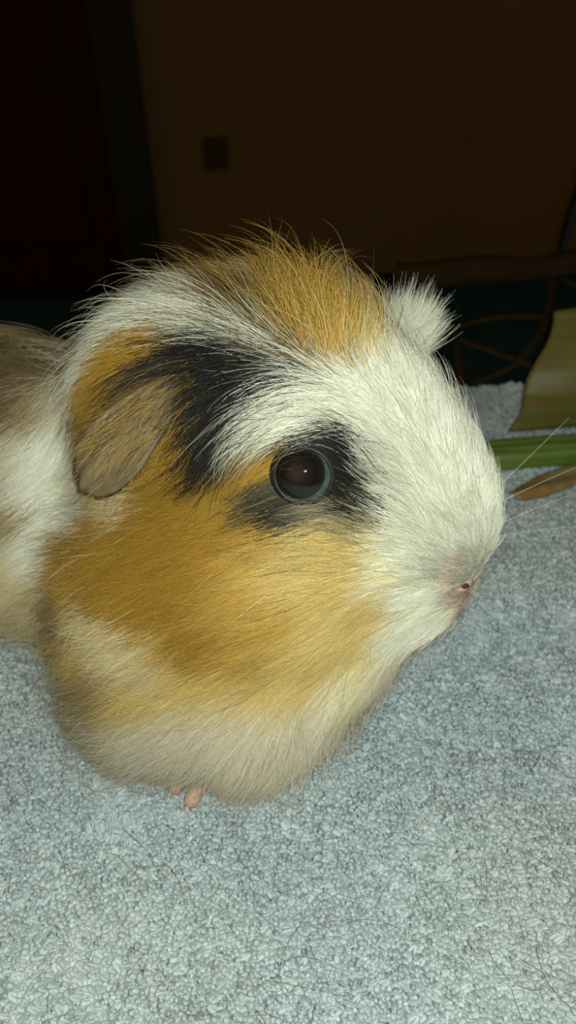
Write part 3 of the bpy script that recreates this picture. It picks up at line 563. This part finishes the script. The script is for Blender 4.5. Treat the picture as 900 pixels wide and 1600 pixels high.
# ---- nose ----
m_nose = material('pink_nose_skin', (0.50, 0.33, 0.27), 0.55, 0.3, noise=0.25, scale=500, color2=(0.58, 0.44, 0.35), bump=0.15)
def capsule(q, a, b, r):
    a, b = np.array(a, float), np.array(b, float); t = np.clip(((q - a) @ (b - a)) / ((b - a) @ (b - a)), 0, 1)
    return np.linalg.norm(q - a - t[:, None] * (b - a), axis=1) - r
def ellip(q, c, r):
    e = (q - np.array(c)) / np.array(r); k0 = np.linalg.norm(e, axis=1); return (k0 - 1) * min(r)
def nose_sdf(q):
    a = np.stack([q[:, 0], np.abs(q[:, 1]), q[:, 2]], 1); c = NOSE_C
    d = np.minimum(ellip(q, c + [-0.13, 0, 0.02], (0.25, 0.55, 0.17)), ellip(a, c + [-0.22, 0.50, 0.03], (0.27, 0.27, 0.21)))
    d = np.minimum(d, ellip(q, c + [-0.20, 0, -0.30], (0.20, 0.12, 0.28)))
    d = np.maximum(d, -capsule(a, c + [0.02, 0.52, -0.02], c + [-0.10, 0.72, 0.12], 0.065))    # nostrils
    return np.maximum(d, -capsule(q, c + [0.12, 0, -0.05], c + [0.02, 0, -0.6], 0.03))          # cleft
nv_, nf_ = surface_nets(nose_sdf, NOSE_C - 0.9, NOSE_C + 0.9, 0.036)
o = mesh('nose', to_world(nv_), nf_, m_nose, pig); o['label'] = 'pink nose with dark shade plugs in the nostrils'
m_nostril_shade = material('nostril_shade_color', (0.10, 0.035, 0.035), 0.6, 0.2)  # dark plugs added inside the carved nostrils as painted shade
for sgn in (1, -1):
    a_, b_ = NOSE_C + [0.0, 0.535, -0.01], NOSE_C + [-0.11, 0.70, 0.11]
    V, F = tube(to_world(np.array([a_ + (b_ - a_) * t for t in np.linspace(0, 1, 7)]) * [1, sgn, 1]), 0.058 * np.sin(np.linspace(0.35, 2.8, 7)), 10)
    mesh('nostril_shade', V, F, m_nostril_shade, o)

# ---- right front paw ----
m_paw = material('pink_paw_skin', (0.48, 0.28, 0.20), 0.6, 0.3, noise=0.3, scale=400, color2=(0.56, 0.38, 0.28), bump=0.2)
m_claw = material('pale_claw', (0.62, 0.48, 0.38), 0.35, 0.4)
TOES = [((-1.75, 3.35, 0.30), (-1.98, 4.30, 0.20)), ((-1.45, 3.40, 0.32), (-1.50, 4.42, 0.20)), ((-1.18, 3.25, 0.32), (-1.03, 3.92, 0.20)), ((-0.98, 2.95, 0.30), (-0.80, 3.45, 0.20))]
def paw_sdf(q):
    d = ellip(q, (-1.4, 2.9, 0.35), (0.55, 0.75, 0.30))
    for a, b in TOES:
        a, b = np.array(a), np.array(b); m = (a + b) / 2 + [0, 0, 0.10]
        for s_, e_, r_ in ((a, m, 0.19), (m, b, 0.165)): d = -0.06 * np.log(np.exp(-np.clip(d, -2, 2) / 0.06) + np.exp(-np.clip(capsule(q, s_, e_, r_), -2, 2) / 0.06))
    return d
pv, pf = surface_nets(paw_sdf, (-2.4, 1.9, -0.1), (-0.4, 4.9, 1.0), 0.045)
paw = mesh('front_paw', to_world(pv), pf, m_paw, pig); paw['label'] = 'pink toes of a front paw under the fur'
for a, b in TOES:
    a, b = np.array(a), np.array(b); d = unit(b - a); t = np.linspace(0, 1, 6)[:, None]
    V, F = tube(to_world(b + d * 0.06 + d * t * 0.20 + np.array([0, 0, -1.0]) * t * t * 0.10), np.linspace(0.06, 0.012, 6), 8)
    mesh('claw', V, F, m_claw, paw)

# ---- whiskers ----
m_whisk = material('white_whisker', (0.80, 0.82, 0.74), 0.35, 0.4)
for (s_, d_, L_, sag) in (((2.15, -0.35, 5.25), (0.72, -0.75, 0.45), 3.4, 0.5), ((2.15, -0.45, 5.25), (0.55, -0.75, 0.62), 2.9, -0.1), ((2.2, -0.25, 4.9), (0.75, -0.75, 0.35), 3.3, 0.35),
                         ((2.2, -0.35, 4.8), (0.8, -0.7, 0.10), 2.8, 0.4), ((2.0, 0.75, 4.7), (-0.25, 0.55, -0.75), 2.2, -0.3)):
    t = np.linspace(0, 1, 12)[:, None]; d_ = unit(np.array(d_))
    V, F = tube(to_world(np.array(s_) + d_ * t * L_ + np.array([0, 0, -1.0]) * sag * t * t), np.linspace(0.0048, 0.0016, 12), 5)
    mesh('whisker', V, F, m_whisk, pig)

# ================= vegetables, shed hairs =================
def leaf_material(name, c1, c2, c3, axis, scale):
    m = material(name, c1, 0.5, 0.4, noise=0.4, scale=70, color2=c2); nt = m.node_tree; b = nt.nodes['Principled BSDF']
    src = b.inputs['Base Color'].links[0].from_socket
    tc = nt.nodes.new('ShaderNodeTexCoord'); mp = nt.nodes.new('ShaderNodeMapping'); nz = nt.nodes.new('ShaderNodeTexNoise')
    mp.inputs['Scale'].default_value = tuple(scale if k == axis else scale * 0.06 for k in range(3)) if axis is not None else (scale,) * 3
    nt.links.new(tc.outputs['Object'], mp.inputs[0]); nt.links.new(mp.outputs[0], nz.inputs['Vector']); nz.inputs['Scale'].default_value = 1.0; nz.inputs['Detail'].default_value = 3
    mx = nt.nodes.new('ShaderNodeMix'); mx.data_type = 'RGBA'; mx.inputs['B'].default_value = (*c3, 1)
    rp = nt.nodes.new('ShaderNodeValToRGB'); rp.color_ramp.elements[0].position = 0.45; rp.color_ramp.elements[1].position = 0.75
    nt.links.new(nz.outputs['Fac'], rp.inputs[0]); nt.links.new(rp.outputs[0], mx.inputs['Factor']); nt.links.new(src, mx.inputs['A']); nt.links.new(mx.outputs['Result'], b.inputs['Base Color'])
    return m
m_cab = leaf_material('pale_green_leaf', (0.15, 0.14, 0.022), (0.14, 0.10, 0.028), (0.17, 0.19, 0.055), 2, 420)
m_cel = leaf_material('green_stalk_skin', (0.14, 0.25, 0.03), (0.10, 0.17, 0.025), (0.24, 0.28, 0.08), 1, 500)
m_wilt = leaf_material('wilted_leaf', (0.24, 0.20, 0.10), (0.26, 0.14, 0.04), (0.26, 0.28, 0.14), None, 300)
# thick curved leaf standing on its edge
ns, nt_ = 46, 30; A = []
for i in range(ns):
    s = i / (ns - 1)
    for j in range(nt_):
        t = j / (nt_ - 1)
        x0 = 7.55 + 1.5 * t ** 1.3 + 0.15 * math.sin(9 * t)                      # slanting torn left edge
        x = x0 + s * (15.2 - x0)
        top = 3.65 * min(1.0, 0.90 + 0.35 * s) * (1 - 0.5 * max(0, s - 0.6))
        z = 0.02 + top * t
        yb = 24.3 + 2.2 * t - 1.2 * math.sin(math.pi * min(1, t * 0.9)) * (0.4 + 0.6 * math.sin(math.pi * (0.15 + 0.7 * s))) + 0.10 * s
        rib = 0.045 * math.sin(34 * t + 1.5 * math.sin(3 * s)) * (0.4 + 0.6 * s)
        A.append((x, yb + 0.8 - rib, z + 0.12 * math.sin(4 * s + 2 * t) + bed_dimming_drop(24.6)))
A = np.array(A); B_ = A + np.array([0.08, 0.26, -0.03]); N = len(A); F = []
for i in range(ns - 1):
    for j in range(nt_ - 1):
        a = i * nt_ + j; F.append((a, a + nt_, a + nt_ + 1, a + 1)); F.append((N + a, N + a + 1, N + a + nt_ + 1, N + a + nt_))
rim = list(range(nt_)) + [i * nt_ + nt_ - 1 for i in range(1, ns)] + [(ns - 1) * nt_ + j for j in range(nt_ - 2, -1, -1)] + [i * nt_ for i in range(ns - 2, 0, -1)]
for a, b in zip(rim, rim[1:] + rim[:1]): F.append((a, b, N + b, N + a))
props(mesh('cabbage_leaf', np.r_[A, B_], F, m_cab), 'thick pale green leaf with parallel veins at the towel edge', 'leaf')
# ribbed green stalk lying on the towel
A = []; n = 28; path = [(x, 22.75 + 0.05 * (x - 6) + 0.05 * math.sin(x), 0.42 + bed_dimming_drop(22.9)) for x in np.linspace(5.9, 17, 34)]
F = []
for i, (x, y, z) in enumerate(path):
    e = min(1.0, 0.55 + 0.3 * i) if i < 2 else 1.0
    for k in range(n):
        w = 2 * math.pi * k / n; r = (0.52 + 0.028 * math.cos(7 * w)) * e
        A.append((x, y + r * 1.05 * math.cos(w), z + r * 0.92 * math.sin(w) - 0.28 * r * max(0, math.sin(w)) ** 6))
for i in range(len(path) - 1):
    for k in range(n): F.append((i * n + k, i * n + (k + 1) % n, (i + 1) * n + (k + 1) % n, (i + 1) * n + k))
F.append(list(range(n))[::-1]); F.append(list(range((len(path) - 1) * n, len(path) * n)))
props(mesh('celery_stalk', A, F, m_cel), 'bright green ribbed stalk lying on the towel near the muzzle', 'stalk')
# limp brown scrap in front of the stalk
ns, nt_ = 26, 12; A = []
for i in range(ns):
    s = i / (ns - 1); w = 0.55 * math.sin(math.pi * (0.06 + 0.9 * s)) ** 0.7
    for j in range(nt_):
        v = -1 + 2 * j / (nt_ - 1)
        A.append((6.7 + 3.0 * s - 0.1 * v, 20.9 + 1.15 * s + v * w * 0.8, 0.13 + bed_dimming_drop(21.5) + 0.35 * s * s + 0.10 * math.cos(4 * v + 6 * s) * w + 0.12 * (1 - v * v)))
A = np.array(A); B_ = A - [0, 0, 0.06]; N = len(A); F = []
for i in range(ns - 1):
    for j in range(nt_ - 1):
        a = i * nt_ + j; F.append((a, a + nt_, a + nt_ + 1, a + 1)); F.append((N + a, N + a + 1, N + a + nt_ + 1, N + a + nt_))
rim = list(range(nt_)) + [i * nt_ + nt_ - 1 for i in range(1, ns)] + [(ns - 1) * nt_ + j for j in range(nt_ - 2, -1, -1)] + [i * nt_ for i in range(ns - 2, 0, -1)]
for a, b in zip(rim, rim[1:] + rim[:1]): F.append((a, b, N + b, N + a))
props(mesh('wilted_leaf', np.r_[A, B_], F, m_wilt), 'limp brown and tan leaf scrap in front of the green stalk', 'leaf')
# cable looping down at the right, behind the leaf
m_cable = material('black_cable_rubber', (0.012, 0.010, 0.008), 0.6, 0.3)
V, F = tube([(66, 219.5, 26), (50, 150, 19), (34, 95, 15), (25, 68, 12), (19.8, 52, 8.5), (18.2, 50, 5.2), (16.6, 47.4, 2.0), (15.3, 45.6, -1.5), (14.8, 45.0, -8), (14.6, 45.2, -25), (14.6, 45.6, -50), (15.0, 46.5, -72), (17, 48.5, -77.4), (40, 60, -77.7), (70, 64, -77.7)], 0.28, 8)
props(mesh('cable', V, F, m_cable), 'thin black cable hanging down behind the pale green leaf', 'cable')
# shed hairs on the towel
NS = 240; r = np.random.default_rng(77)
y = r.uniform(4, 22, NS); x = r.uniform(-1, 1, NS) * (4.5 + 0.42 * y); S = 9; a = r.uniform(0, 6.28, NS); L = r.uniform(0.5, 1.9, NS); cv = r.normal(0, 0.9, NS)
P = np.zeros((NS, S, 3))
px_, py_ = x.copy(), y.copy()
for k in range(S):
    P[:, k, 0], P[:, k, 1] = px_, py_; aa = a + cv * k / S
    px_ = px_ + np.cos(aa) * L / S; py_ = py_ + np.sin(aa) * L / S
P[..., 2] = towel_z(P.reshape(-1, 3)).reshape(NS, S) + 0.205 + 0.02 * np.sin(np.arange(S)[None] + a[:, None])
hc = np.array([(0.10, 0.09, 0.07), (0.16, 0.11, 0.05), (0.08, 0.075, 0.06)])[r.integers(0, 3, NS)]
sh = strands('shed_hairs', P, np.full((NS, S), 0.0035), np.repeat(hc[:, None], S, 1), m_fur)
props(sh, 'fine dark shed hairs scattered over the towel', 'hair', kind='stuff')
